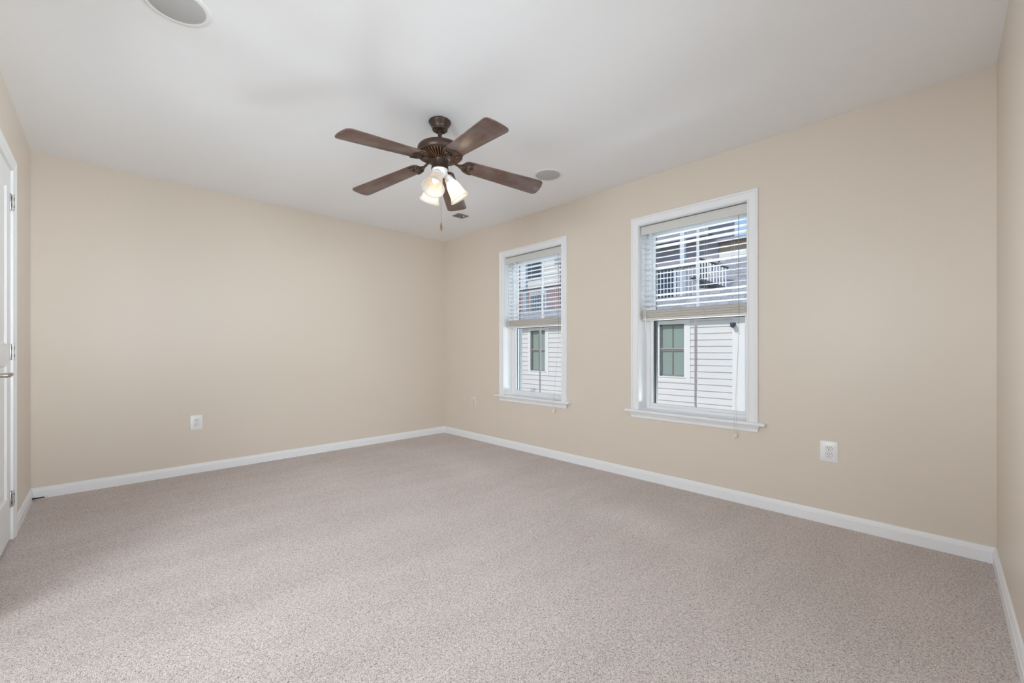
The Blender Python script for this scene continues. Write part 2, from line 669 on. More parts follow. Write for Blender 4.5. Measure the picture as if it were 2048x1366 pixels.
def baseboard(name, p0, p1, nrm, m0, m1, label):
    """p0 -> p1 along the wall; nrm points into the room; m0, m1 = 1 mitres that end inwards"""
    p0, p1, nrm = Vector(p0), Vector(p1), Vector(nrm)
    d = (p1 - p0).normalized()
    ra = [p0 + nrm * o + Vector((0, 0, h)) + d * (o * m0) for o, h in BB]
    rb = [p1 + nrm * o + Vector((0, 0, h)) - d * (o * m1) for o, h in BB]
    mb = MB()
    mb.loops([ra, rb])
    struct(mb.build(name, 'trim'), label, 'baseboard')


CAS = 0.062
baseboard('baseboard_back', (-LA, 0, 0), (0, 0, 0), (0, -1, 0), 1, 1, 'white baseboard along the long plain back wall')
baseboard('baseboard_right', (0, 0, 0), (0, -LB, 0), (-1, 0, 0), 1, 1, 'white baseboard along the wall below the windows')
baseboard('baseboard_front', (0, -LB, 0), (OP_C[1], -LB, 0), (0, 1, 0), 1, 0, 'white baseboard in the bottom right of the photo')
baseboard('baseboard_left', (-LA, D_Y1 + 0.005 + CAS, 0), (-LA, 0, 0), (1, 0, 0), 0, 1, 'short white baseboard between the door and the corner')

# ------------------------------------------------------------------ windows
CASING = [(0.0, 0.0), (0.0, 0.012), (0.004, 0.016), (0.010, 0.016), (0.014, 0.011), (0.050, 0.014),
          (0.054, 0.019), (0.064, 0.019), (0.068, 0.015), (0.068, 0.0)]


def window(num, y0, y1, label, dark):
    w = struct(empty('window_%d' % num, (0, (y0 + y1) / 2, ZS)), label, 'window')
    oy, oz = -(y0 + y1) / 2, -ZS

    def done(mb, name, m, parent=w, smooth=False):
        for v in mb.bm.verts:
            v.co += Vector((0, oy, oz)) if parent is w else Vector((0, oy, oz))
        return mb.build(name, m, parent, smooth)

    # casing: moulded U round the top and sides
    g = 0.002
    rings = []
    for (yy, zz, sy, sz) in ((y0 - g, ZS, -1, 0), (y0 - g, ZT + g, -1, 1), (y1 + g, ZT + g, 1, 1), (y1 + g, ZS, 1, 0)):
        rings.append([(-h, yy + sy * o, zz + sz * o) for o, h in CASING])
    mb = MB()
    mb.loops(rings)
    done(mb, 'casing', 'trim')
    # stool with rounded nose and horns
    mb = MB()
    mb.box(-0.046, 0.0, y0 - 0.118, y1 + 0.118, ZS - 0.022, ZS, bev=0.007)
    mb.box(-0.01, 0.125, y0 - JT, y1 + JT, ZS - 0.022, ZS)
    done(mb, 'sill', 'trim')
    # apron with cove profile and raked ends
    AP = [(0.0, 0.0), (0.010, 0.0), (0.012, 0.004), (0.013, 0.022), (0.020, 0.034), (0.024, 0.046), (0.0, 0.046)]
    mb = MB()
    ra = [(-o, y0 - 0.058 - 0.9 * o, ZS - 0.068 + h) for o, h in AP]
    rb = [(-o, y1 + 0.058 + 0.9 * o, ZS - 0.068 + h) for o, h in AP]
    mb.loops([ra, rb])
    done(mb, 'apron', 'trim')
    # jamb liner
    mb = MB()
    mb.box(0, 0.2, y0 - JT, y0, ZS, ZT)
    mb.box(0, 0.2, y1, y1 + JT, ZS, ZT)
    mb.box(0, 0.2, y0 - JT, y1 + JT, ZT, ZT + JT)
    mb.box(0.125, 0.2, y0 - JT, y1 + JT, ZS - 0.022, ZS)
    done(mb, 'jamb', 'trim')
    # vinyl frame
    F = 0.030
    mb = MB()
    mb.box(0.117, 0.2, y0, y0 + F, ZS, ZT, bev=0.002)
    mb.box(0.117, 0.2, y1 - F, y1, ZS, ZT, bev=0.002)
    mb.box(0.117, 0.2, y0 + F, y1 - F, ZT - F, ZT, bev=0.002)
    mb.box(0.117, 0.2, y0 + F, y1 - F, ZS, ZS + 0.022, bev=0.002)
    mb.box(0.162, 0.2, y0 + F, y1 - F, ZS + 0.022, ZS + 0.03, bev=0.001)
    done(mb, 'frame', 'vinyl')
    ym = (y0 + y1) / 2
    zm = 1.315

    def sash(x0, x1, za, zb, top, bot, name, munt, mm):
        mb = MB()
        ya, yb = y0 + F, y1 - F
        st = 0.021
        mb.box(x0, x1, ya, ya + st, za, zb, bev=0.002)
        mb.box(x0, x1, yb - st, yb, za, zb, bev=0.002)
        mb.box(x0, x1, ya + st, yb - st, za, za + bot, bev=0.002)
        mb.box(x0, x1, ya + st, yb - st, zb - top, zb, bev=0.002)
        s = done(mb, name, 'vinyl')
        mb = MB()
        mb.box((x0 + x1) / 2 - 0.005, (x0 + x1) / 2 + 0.005, ym - munt / 2, ym + munt / 2, za + bot, zb - top)
        done(mb, 'muntin', mm, s)
        mb = MB()
        xg = (x0 + x1) / 2 + 0.008
        mb.box(xg, xg + 0.003, ya + st, yb - st, za + bot, zb - top)
        done(mb, 'glass_pane', 'glass', s)
        # dark outer glazing bead
        mb = MB()
        q = 0.006
        mb.box(x1 - 0.006, x1 - 0.001, ya + st, ya + st + q, za + bot, zb - top)
        mb.box(x1 - 0.006, x1 - 0.001, yb - st - q, yb - st, za + bot, zb - top)
        mb.box(x1 - 0.006, x1 - 0.001, ya + st, yb - st, zb - top - q, zb - top)
        done(mb, 'glazing_bead', 'ext_dark', s)
        return s

    sash(0.125, 0.152, ZS + 0.022, zm + 0.012, 0.034, 0.022, 'sash', 0.018, 'muntin')
    sash(0.160, 0.187, zm - 0.02, ZT - F, 0.028, 0.034, 'sash', 0.018, 'vinyl')
    # exterior side returns seen through the glass
    mb = MB()
    mb.box(0.2, 0.232, y1 - 0.042, y1 + 0.05, ZS - 0.06, zm)
    mb.box(0.2, 0.262, y0 - 0.05, y0 + 0.022, ZS - 0.06, zm)
    done(mb, 'exterior_trim', 'ext_dark' if dark else 'ext_sunlit')  # one trim in two tones
    return w


window(1, WIN[0][0], WIN[0][1], 'white double hung window nearer the room corner', False)
window(2, WIN[1][0], WIN[1][1], 'white double hung window farther from the corner, between it and the front wall', True)

# ------------------------------------------------------------------ blinds
TILT = [1, -9, -10, 7, 6, 3, -10, 3, 6, 9, 6, -9, -10, -7]
TILT_B = [-8, -6, 3, -5, -6, 3, 2, -4, 3, 2, -8, -7, -6, -5]


def blind(y0, y1, label, tilts):
    g = 0.004
    a, c = y0 + g, y1 - g
    root = tag(empty('window_blind', (0.05, (y0 + y1) / 2, ZT)), label, 'blind', 'white horizontal blinds half raised in the windows')
    off = Vector((-0.05, -(y0 + y1) / 2, -ZT))

    def done(mb, name, m, parent=root, smooth=False):
        for v in mb.bm.verts:
            v.co += off
        return mb.build(name, m, parent, smooth)

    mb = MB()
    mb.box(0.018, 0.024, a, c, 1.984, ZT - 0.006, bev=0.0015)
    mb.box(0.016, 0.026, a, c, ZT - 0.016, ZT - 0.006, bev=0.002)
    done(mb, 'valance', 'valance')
    mb = MB()
    mb.box(0.030, 0.086, a, c, 2.005, ZT - 0.004, bev=0.002)
    done(mb, 'headrail', 'blind')
    # hanging slats, one mesh
    mb = MB()
    z = 1.962
    for t in tilts[:14]:
        rings = []
        for yy in (a + 0.004, c - 0.004):
            r = []
            for s_, dz in ((-1, 0), (-0.5, 0.0022), (0, 0.003), (0.5, 0.0022), (1, 0), (1, -0.0026), (0.5, -0.0004), (0, 0.0004), (-0.5, -0.0004), (-1, -0.0026)):
                x = s_ * 0.025
                ct, st = math.cos(R(t)), math.sin(R(t))
                r.append((0.058 + x * ct - dz * st, yy, z + x * st + dz * ct))
            rings.append(r)
        mb.loops(rings)
        z -= 0.0428
    done(mb, 'slats', 'blind')
    # gathered slats
    mb = MB()
    zz = 1.311
    k = 0
    while zz < 1.372:
        j = 0.0022 * math.sin(k * 2.3)
        mb.box(0.033 + j, 0.083 + j, a + 0.004 + abs(j), c - 0.004 - abs(j), zz, zz + 0.0029)
        zz += 0.0036 + (0.0012 if k % 5 == 4 else 0)
        k += 1
    done(mb, 'slat_stack', 'stack')
    mb = MB()
    mb.box(0.032, 0.084, a + 0.003, c - 0.003, 1.2905, 1.3095, bev=0.004)
    done(mb, 'bottom_rail', 'stack')
    L = c - a
    for f in (0.125, 0.40, 0.63, 0.87):
        yy = c - L * f
        mb = MB()
        for x in (0.0315, 0.0845):
            mb.tube([(x, yy, 2.01), (x, yy, 1.372)], 0.0009, 5)
            mb.tube([(x, yy, 1.372), (x - 0.003 if x < 0.05 else x + 0.003, yy + 0.006, 1.35), (x, yy - 0.004, 1.335), (x, yy, 1.305)], 0.0014, 5)
        z = 1.962
        for t in tilts[:14]:
            mb.tube([(0.0315, yy, z - 0.004), (0.0845, yy, z - 0.004)], 0.0006, 4)
            z -= 0.0428
        done(mb, 'ladder_cord', 'cord')
    # lift cords on the near side, hanging in front of the sill
    yr = a + 0.056
    mb = MB()
    mb.tube([(0.0285, yr, 2.0), (0.027, yr, 1.175)], 0.0011, 5)
    mb.tube([(0.0285, yr + 0.004, 2.0), (0.027, yr, 1.175)], 0.0011, 5)
    cd = done(mb, 'lift_cord', 'cord_grey')
    mb = MB()
    mb.lathe([(0.0, 0.014), (0.004, 0.012), (0.0065, -0.006), (0.006, -0.014), (0.0, -0.015)], 12, Matrix.Translation((0.026, yr, 1.165)))
    done(mb, 'cord_equaliser', 'tassel', cd, True)
    mb = MB()
    for q, (dy, zt) in enumerate(((0.006, 0.474), (-0.007, 0.482))):
        mb.tube([(0.025, yr, 1.152), (0.0, yr + dy * 0.3, 0.95), (-0.03, yr + dy * 0.6, 0.68), (-0.0485, yr + dy, ZS), (-0.0485, yr + dy, zt)], 0.0010, 5)
    done(mb, 'cord_tail', 'cord', cd)
    for dy, zt in ((0.006, 0.474), (-0.007, 0.482)):
        mb = MB()
        mb.lathe([(0.0, 0.004), (0.003, 0.004), (0.0035, 0.0), (0.0055, -0.018), (0.006, -0.024), (0.0, -0.025)], 12, Matrix.Translation((-0.0485, yr + dy, zt)))
        done(mb, 'tassel', 'tassel', cd, True)
    # tilt wand on the far side
    mb = MB()
    yw = c - 0.045
    mb.tube([(0.012, yw, 1.985), (0.012, yw, 1.31)], 0.0028, 6)
    wd_ = done(mb, 'tilt_wand', 'cord')
    mb = MB()
    mb.tube([(0.012, yw, 1.31), (0.012, yw, 1.2)], 0.0034, 8)
    done(mb, 'wand_grip', 'tassel', wd_, True)
    return root


blind(WIN[0][0], WIN[0][1], 'white horizontal blind, half raised, in the smaller looking window nearer the room corner', TILT_B)
blind(WIN[1][0], WIN[1][1], 'white horizontal blind, half raised, in the window nearer the single wall outlet', TILT)

# ------------------------------------------------------------------ door on the left wall
XD = -LA
door = struct(empty('door_1', (XD, (D_Y0 + D_Y1) / 2, 0)), 'white panelled door at the left edge of the photo', 'door')
doff = Vector((-XD, -(D_Y0 + D_Y1) / 2, 0))


def ddone(mb, name, m, parent=door, smooth=False):
    for v in mb.bm.verts:
        v.co += doff
    return mb.build(name, m, parent, smooth)


DC = [(0.0, 0.0), (0.0, 0.008), (0.010, 0.011), (0.030, 0.012), (0.046, 0.016), (0.056, 0.017), (CAS, 0.012), (CAS, 0.0)]
rings = []
for (yy, zz, sy, sz) in ((D_Y0 - 0.005, 0, -1, 0), (D_Y0 - 0.005, D_H + 0.005, -1, 1), (D_Y1 + 0.005, D_H + 0.005, 1, 1), (D_Y1 + 0.005, 0, 1, 0)):
    rings.append([(XD + h, yy + sy * o, zz + sz * o) for o, h in DC])
mb = MB()
mb.loops(rings)
ddone(mb, 'casing', 'door')
mb = MB()
mb.box(XD - 0.14, XD, D_Y0 - 0.02, D_Y0, 0, D_H + 0.02)
mb.box(XD - 0.14, XD, D_Y1, D_Y1 + 0.02, 0, D_H + 0.02)
mb.box(XD - 0.14, XD, D_Y0, D_Y1, D_H, D_H + 0.02)
mb.box(XD - 0.06, XD - 0.042, D_Y0, D_Y1, 0, D_H)       # stop closing the opening behind the leaf
ddone(mb, 'jamb', 'door')
# leaf with two moulded panels
mb = MB()
ya, yb, za, zb = D_Y0 + 0.003, D_Y1 - 0.003, 0.015, D_H - 0.003
xf = XD - 0.001
P = [(ya + 0.112, yb - 0.112, 0.245, 0.965), (ya + 0.112, yb - 0.112, 1.075, 1.925)]
holed(mb, ya, yb, za, zb, P, lambda a, c, z0, z1: mb.box(xf - 0.036, xf, a, c, z0, z1))
for (pa, pb, pz0, pz1) in P:
    def rr(i, x):
        return [(x, pa + i, pz0 + i), (x, pb - i, pz0 + i), (x, pb - i, pz1 - i), (x, pa + i, pz1 - i)]
    mb.loops([rr(0, xf - 0.03), rr(0, xf), rr(0.012, xf - 0.009), rr(0.022, xf - 0.010), rr(0.060, xf - 0.003)], caps=True)
ddone(mb, 'door_leaf', 'door')
for zc in (1.862, 1.036, 0.226):
    mb = MB()
    mb.box(XD - 0.001, XD + 0.0035, D_Y1 - 0.030, D_Y1 + 0.022, zc - 0.044, zc + 0.044, bev=0.001)
    for k in range(5):
        z0 = zc - 0.044 + k * 0.0176
        mb.lathe([(0.0, z0 + 0.0006), (0.0058, z0 + 0.0006), (0.0058, z0 + 0.017), (0.0, z0 + 0.017)], 12, Matrix.Translation((XD + 0.0075, D_Y1 + 0.001, 0)))
    h = ddone(mb, 'hinge', 'hinge', smooth=True)
    mb = MB()
    for dz in (-0.02, 0.02):
        mb.box(XD + 0.003, XD + 0.0045, D_Y1 - 0.022, D_Y1 - 0.012, zc + dz - 0.008, zc + dz + 0.008)
        mb.box(XD + 0.003, XD + 0.0142, D_Y1 + 0.0005, D_Y1 + 0.0035, zc + dz - 0.007, zc + dz + 0.007)
    ddone(mb, 'hinge_notch', 'hinge_dark', h)
mb = MB()
yl, zl = D_Y0 + 0.065, 0.932
my = Matrix.Translation((XD, yl, zl)) @ Matrix.Rotation(R(90), 4, 'Y')
mb.lathe([(0.0, 0.0), (0.032, 0.0), (0.032, 0.006), (0.028, 0.010), (0.012, 0.012), (0.0105, 0.016), (0.0105, 0.05), (0.0, 0.05)], 28, my)
mb.tube([(XD + 0.045, yl, zl), (XD + 0.056, yl + 0.004, zl), (XD + 0.062, yl + 0.016, zl), (XD + 0.063, yl + 0.05, zl + 0.001), (XD + 0.062, yl + 0.085, zl + 0.001), (XD + 0.058, yl + 0.115, zl)],
        [0.0105, 0.0115, 0.011, 0.0095, 0.009, 0.008], 14)
ddone(mb, 'door_handle', 'nickel', smooth=True)

# ------------------------------------------------------------------ ceiling fan
FX, FY = -1.66, -2.31
fan = tag(empty('ceiling_fan', (FX, FY, H)), 'dark bronze ceiling fan with five brown blades and three frosted glass lamp shades', 'fan')
mb = MB()
mb.lathe([(0.0, 0.0), (0.064, 0.0), (0.067, -0.003), (0.0675, -0.008), (0.065, -0.013), (0.060, -0.020), (0.053, -0.032), (0.047, -0.042),
          (0.0465, -0.045), (0.0475, -0.048), (0.0465, -0.053), (0.041, -0.057), (0.030, -0.0575), (0.020, -0.052), (0.0, -0.052)], 44)
mb.build('canopy', 'bronze', fan, True, angle=50)
mb = MB()
mb.lathe([(0.0, -0.045), (0.0125, -0.045), (0.0125, -0.145), (0.0, -0.145)], 20)
mb.lathe([(0.0, -0.118), (0.02, -0.118), (0.021, -0.122), (0.021, -0.142), (0.0, -0.145)], 24)
mb.build('downrod', 'bronze', fan, True)
mb = MB()
mb.lathe([(0.0, -0.140), (0.040, -0.141), (0.085, -0.144), (0.108, -0.148), (0.124, -0.156), (0.133, -0.166), (0.136, -0.176), (0.136, -0.196),
          (0.133, -0.199), (0.133, -0.203), (0.137, -0.205), (0.138, -0.210), (0.135, -0.2135), (0.131, -0.2135), (0.128, -0.209), (0.100, -0.213), (0.055, -0.226), (0.0, -0.226)], 64)
mb.build('motor_housing', 'bronze', fan, True, angle=50)
mb = MB()
for k in range(44):
    a = 2 * PI * k / 44
    mt = Matrix.Rotation(a, 4, 'Z')
    v = [(0.060, 0, -0.2245), (0.128, 0, -0.2085), (0.131, 0, -0.2105), (0.127, 0, -0.2175), (0.062, 0, -0.2345)]
    ra = [mt @ Vector((x, -0.0018 - 0.012 * (x - 0.06), z)) for x, _, z in v]
    rb = [mt @ Vector((x, 0.0018 + 0.012 * (x - 0.06), z)) for x, _, z in v]
    mb.loops([ra, rb])
mb.build('vent_ribs', 'bronze_rib', fan, True, angle=35)
mb = MB()
mb.lathe([(0.0, -0.222), (0.066, -0.222), (0.067, -0.232), (0.053, -0.236), (0.0505, -0.240), (0.0505, -0.284), (0.052, -0.286), (0.052, -0.292), (0.048, -0.294), (0.0, -0.294)], 40)
mb.build('switch_housing', 'bronze', fan, True, angle=50)
mb = MB()
mb.lathe([(0.0, -0.292), (0.047, -0.292), (0.048, -0.297), (0.045, -0.303), (0.043, -0.318), (0.036, -0.332), (0.020, -0.340), (0.008, -0.342), (0.006, -0.350), (0.0, -0.351)], 36)
mb.build('light_fitter', 'fitter', fan, True, angle=50)


def blade_outline():
    pts = []
    r0, r1 = 0.0, 0.522
    w0, w1 = 0.056, 0.0725
    # tip with rounded corners and a slightly bowed end
    c = 0.026
    for i in range(7):
        a = -PI / 2 + (PI / 2) * i / 6
        pts.append((r1 - c + c * math.cos(a), -w1 + c + c * math.sin(a)))
    pts.append((r1 + 0.005, -0.02))
    pts.append((r1 + 0.005, 0.02))
    for i in range(7):
        a = (PI / 2) * i / 6
        pts.append((r1 - c + c * math.cos(a), w1 - c + c * math.sin(a)))
    # rounded root
    for i in range(11):
        a = PI / 2 + PI * i / 10
        pts.append((0.040 + 0.040 * math.cos(a), w0 * math.sin(a)))
    return pts


def bracket_mesh():
    m_ = MB()
    # arm from the motor to the blade: local x = outwards, blade root at 0
    m_.tube([(-0.078, 0, 0.013), (-0.060, 0, 0.008), (-0.042, 0, -0.001), (-0.022, 0, -0.008), (0.0, 0, -0.010), (0.012, 0, -0.009)],
            [0.0105, 0.0100, 0.0092, 0.009, 0.0095, 0.010], 10, flat=0.75)
    m_.box(-0.088, -0.062, -0.016, 0.016, 0.010, 0.021, bev=0.002)
    # scrolled plate under the blade root
    z = -0.0075

    def curve(pts, r=0.0048):
        m_.tube([(x, y, z) for x, y in pts], r, 8, flat=0.7)

    for s in (1, -1):
        curve([(-0.010, 0.006 * s), (-0.003, 0.022 * s), (0.010, 0.037 * s), (0.028, 0.046 * s), (0.044, 0.0495 * s), (0.056, 0.050 * s), (0.064, 0.051 * s)], 0.0048)
        curve([(0.064, 0.051 * s), (0.054, 0.044 * s), (0.046, 0.036 * s), (0.050, 0.025 * s), (0.060, 0.015 * s), (0.066, 0.006 * s), (0.068, 0.0)], 0.0036)
    curve([(0.014 + 0.014 * math.cos(a), 0.017 * math.sin(a)) for a in [2 * PI * q / 16 for q in range(17)]], 0.0036)
    m_.prism([(-0.008 + 0.02 * math.cos(a), 0.016 * math.sin(a)) for a in [2 * PI * q / 20 for q in range(20)]], z - 0.004, z + 0.003)
    for x, y in ((0.026, 0.036), (0.026, -0.036), (0.052, 0.0)):
        m_.lathe([(0.0, z + 0.004), (0.010, z + 0.004), (0.010, z - 0.003), (0.006, z - 0.005), (0.0, z - 0.005)], 14, Matrix.Translation((x, y, 0)))
    return m_


mb = MB()
mb.prism(blade_outline(), -0.003, 0.003, bev=0.0012)
blade0 = mb.build('blade', 'wood', fan, True, angle=30)
br0 = bracket_mesh().build('blade_bracket', 'bronze', blade0, True, angle=45)
PITCH = [1, 8, 13, 8, 2]
DROOP = [8.0, 5.8, 7.6, 7.6, 8.4]
R0 = [0.122, 0.137, 0.140, 0.132, 0.142]
AZ = [-173.8, -99.3, -24.6, 43.8, 110.7]
for k in range(5):
    o = blade0 if k == 0 else copy_tree(blade0, fan)
    a = R(AZ[k])
    r0 = R0[k]
    o.location = (r0 * math.cos(a), r0 * math.sin(a), -0.2505)
    o.rotation_mode = 'XYZ'
    mt = Matrix.Rotation(a, 4, 'Z') @ Matrix.Rotation(R(DROOP[k]), 4, 'Y') @ Matrix.Rotation(R(-PITCH[k]), 4, 'X')
    o.rotation_euler = mt.to_euler()

# three lamps: arm, holder, glass, bulb
SH = [(0.0235, 0.0), (0.026, 0.004), (0.0275, 0.010), (0.0335, 0.022), (0.0405, 0.040), (0.0445, 0.060), (0.0475, 0.080), (0.052, 0.100), (0.0595, 0.118), (0.068, 0.130)]
# camera-facing frame of the fan: forward f, right r
fA = 0.7994
for k, phi in enumerate((262, 22, 131)):
    ang = fA - PI / 2 + R(phi)
    d = Vector((math.cos(ang), math.sin(ang), 0))
    th = R(33)
    ax = d * math.sin(th) + Vector((0, 0, -math.cos(th)))
    neck = d * 0.058 + Vector((0, 0, -0.346))
    q = Vector((0, 0, 1)).rotation_difference(ax).to_matrix().to_4x4()
    mt = Matrix.Translation(neck) @ q
    mb = MB()
    mb.lathe(SH + [(r - 0.003, z) for r, z in reversed(SH)], 48, caps=False)
    sh = mb.build('lamp_shade', 'shade', fan, True, angle=180)
    sh.matrix_local = mt
    mb = MB()
    mb.lathe([(0.0, -0.026), (0.016, -0.026), (0.022, -0.020), (0.0275, -0.006), (0.029, 0.008), (0.0275, 0.012), (0.025, 0.008), (0.0, 0.004)], 32)
    mb.tube([(0, 0, -0.022), Vector((0, 0, -0.04)), mt.inverted() @ (d * 0.03 + Vector((0, 0, -0.310)))], 0.012, 12)
    mb.build('shade_holder', 'fitter', sh, True, angle=50)
    mb = MB()
    mb.lathe([(0.0, 0.004), (0.0125, 0.004), (0.0125, 0.022), (0.0105, 0.026), (0.0, 0.026)], 20)
    mb.build('bulb_cap', 'brass', sh, True, angle=50)
    mb = MB()
    mb.lathe([(0.0, 0.026), (0.009, 0.026), (0.013, 0.034), (0.0175, 0.048), (0.018, 0.058), (0.0145, 0.070), (0.008, 0.082), (0.003, 0.090), (0.0, 0.091)], 20)
    mb.build('bulb', ('bulb_faint', 'bulb_lit', 'bulb_dim')[k], sh, True)
mb = MB()
rvec = Vector((math.sin(fA), -math.cos(fA), 0))
fvec = Vector((math.cos(fA), math.sin(fA), 0))
c0 = rvec * 0.006 + fvec * 0.012
mb.tube([c0 + Vector((0, 0, -0.345)), c0 + Vector((0, 0, -0.615))], 0.0013, 6)
pc = mb.build('pull_chain', 'chain', fan)
mb = MB()
mb.lathe([(0.0, -0.612), (0.0025, -0.613), (0.004, -0.622), (0.0065, -0.642), (0.0068, -0.652), (0.0045, -0.661), (0.0, -0.662)], 16, Matrix.Translation(c0))
mb.build('pull_knob', 'bronze_rib', pc, True)
mb = MB()
c1 = rvec * 0.068 - fvec * 0.0
mb.tube([rvec * 0.050 + Vector((0, 0, -0.262)), rvec * 0.062 + Vector((0, 0, -0.260)), c1 + Vector((0, 0, -0.268)), c1 + Vector((0, 0, -0.40))], 0.0010, 6)
mb.build('pull_chain', 'chain', fan)


# ------------------------------------------------------------------ ceiling speakers, vent
def speaker(x, y, label):
    r = tag(empty('ceiling_speaker', (x, y, H)), label, 'speaker', 'round speakers let into the ceiling')
    mb = MB()
    mb.lathe([(0.096, 0.0), (0.116, 0.0), (0.1165, -0.002), (0.114, -0.0045), (0.101, -0.006), (0.097, -0.005), (0.096, 0.0)], 64, caps=False)
    mb.build('trim_ring', 'spk_ring', r, True)
    mb = MB()
    mb.lathe([(0.0, -0.0005), (0.0965, -0.0005), (0.0965, -0.0035), (0.094, -0.0045), (0.0, -0.0055)], 64)
    mb.build('grille', 'grille', r, True)


speaker(-0.603, -2.262, 'small looking round grey ceiling speaker beyond the tip of a fan blade')
speaker(-2.918, -2.288, 'round grey ceiling speaker cut off by the top edge of the photo')

r = tag(empty('ceiling_vent', (-0.49, -0.973, H)), 'small square grey vent in the ceiling near the far corner', 'vent')
mb = MB()
for x0, x1, y0, y1 in ((-0.066, 0.066, -0.058, -0.050), (-0.066, 0.066, 0.050, 0.058), (-0.066, -0.058, -0.050, 0.050), (0.058, 0.066, -0.050, 0.050)):
    mb.box(x0, x1, y0, y1, -0.004, 0.0)
mb.build('frame', 'vent', r)
mb = MB()
mb.box(-0.058, 0.058, -0.05, 0.05, -0.0012, 0.0)
for k in range(7):
    yy = -0.043 + k * 0.0143
    mb.box(-0.058, 0.058, yy - 0.004, yy + 0.004, -0.0035, -0.001, bev=0.0008)
mb.build('louvers', 'vent', r)
mb = MB()
mb.lathe([(0.0, -0.003), (0.005, -0.003), (0.005, -0.012), (0.0035, -0.018), (0.0, -0.019)], 12, Matrix.Translation((0.02, -0.03, 0)))
mb.build('knob', 'rubber', r, True)


# ------------------------------------------------------------------ wall outlets
def outlet(loc, rz, label, w, pm, fm):
    """local: plate faces -y, x across, z up"""
    r = tag(empty('wall_outlet', loc, (0, 0, rz)), label, 'outlet', 'duplex outlets low on the walls')
    mb = MB()
    hw, hh = w / 2, 0.0625
    rad = 0.005
    o = []
    for cx, cz, a0 in ((hw - rad, -hh + rad, -90), (hw - rad, hh - rad, 0), (-hw + rad, hh - rad, 90), (-hw + rad, -hh + rad, 180)):
        for i in range(5):
            a = R(a0 + 22.5 * i)
            o.append((cx + rad * math.cos(a), cz + rad * math.sin(a)))

    def ring(s, y):
        return [(x * s, y, z * s) for x, z in o]
    mb.loops([ring(1, 0), ring(1, -0.002), ring(0.975, -0.0045), ring(0.93, -0.006)])
    mb.lathe([(0.0, 0.006), (0.003, 0.006), (0.003, 0.0072), (0.0, 0.0075)], 12, Matrix.Rotation(R(90), 4, 'X'))
    mb.build('faceplate', pm, r, True, angle=30)
    for zc in (0.0195, -0.0195):
        mb = MB()
        q = []
        for i in range(28):
            a = 2 * PI * i / 28
            q.append((0.0172 * math.cos(a), max(-0.0135, min(0.0135, 0.0172 * math.sin(a))) + zc))
        mb.loops([[(x, -0.0055, z) for x, z in q], [(x, -0.0078, z) for x, z in q], [(x * 0.95, -0.0084, zc + (z - zc) * 0.95) for x, z in q]])
        rc = mb.build('receptacle', fm, r)
        mb = MB()
        mb.box(-0.0078, -0.0048, -0.0087, -0.006, zc + 0.0005, zc + 0.0085)
        mb.box(0.0050, 0.0076, -0.0087, -0.006, zc + 0.0015, zc + 0.0080)
        mb.lathe([(0.0, 0.006), (0.0028, 0.006), (0.0028, 0.0088), (0.0, 0.0088)], 12, Matrix.Translation((0, 0, zc - 0.0068)) @ Matrix.Rotation(R(90), 4, 'X'))
        mb.build('slots', 'slot' if fm != 'face_almond' else 'face_slot', rc)
        mb = MB()
        q2 = [(x * 1.07, -0.0058, zc + (z - zc) * 1.08) for x, z in q]
        mb.loops([q2, [(x, -0.0061, z) for x, _, z in q2]])
        mb.build('gap', 'gap', rc)
    return r


M['face_slot'] = mat('almond_slot', (0.40, 0.36, 0.31, 1), 0.5)
M['gap'] = mat('grey_gap', (0.33, 0.33, 0.34, 1), 0.6)
outlet((-2.565, 0, 0.430), 0, 'white duplex outlet on the long plain wall', 0.089, 'plate', 'plate')
outlet((0, -3.971, 0.4355), R(-90), 'white duplex outlet to the right of both windows, near the room edge', 0.090, 'plate', 'plate')
outlet((0, -0.585, 0.4345), R(-90), 'cream painted outlet between the far corner and the first window', 0.084, 'plate_almond', 'face_almond')

# ------------------------------------------------------------------ door stop in the far left corner
r = tag(empty('door_stop', (-LA + 0.0135, -0.072, 0.02)), 'dark metal door stop with white tip on the left baseboard', 'door stop')
ry = Matrix.Rotation(R(90), 4, 'Y')
mb = MB()
mb.lathe([(0.0, 0.0), (0.010, 0.0), (0.010, 0.003), (0.006, 0.006), (0.0045, 0.02), (0.004, 0.058), (0.0, 0.058)], 16, ry)
for k in range(9):
    mb.lathe([(0.004, 0.012 + k * 0.005), (0.0056, 0.0135 + k * 0.005), (0.004, 0.015 + k * 0.005)], 12, ry, caps=False)
mb.build('spring', 'spring', r, True)
mb = MB()
mb.lathe([(0.0, 0.056), (0.0058, 0.056), (0.0065, 0.062), (0.0062, 0.070), (0.004, 0.073), (0.0, 0.074)], 16, ry)
mb.build('rubber_tip', 'rubber', r, True)

# ------------------------------------------------------------------ outdoors
GZ = -3.2
b = MB()
b.box(0.6, 60, -40, 60, GZ - 0.2, GZ)
struct(b.build('ground', 'ground'), 'pale ground between the houses outside', 'ground')

b = MB()
b.box(0.2, 3.3, -7.5, 1.6, -0.3, -0.12)  # unseen slab added to bounce light up through the windows
struct(b.build('bounce_slab', 'bounce_white'), 'flat white slab added unseen below the windows to bounce light', 'roof')

HX = 9.0
house = tag(empty('house', (HX, 3, GZ)), 'white clapboard house with two small windows and a railed roof deck across from the room', 'house')
hoff = Vector((-HX, -3, -GZ))


def hdone(mb, name, m, parent=house, smooth=False):
    for v in mb.bm.verts:
        v.co += hoff
    return mb.build(name, m, parent, smooth)


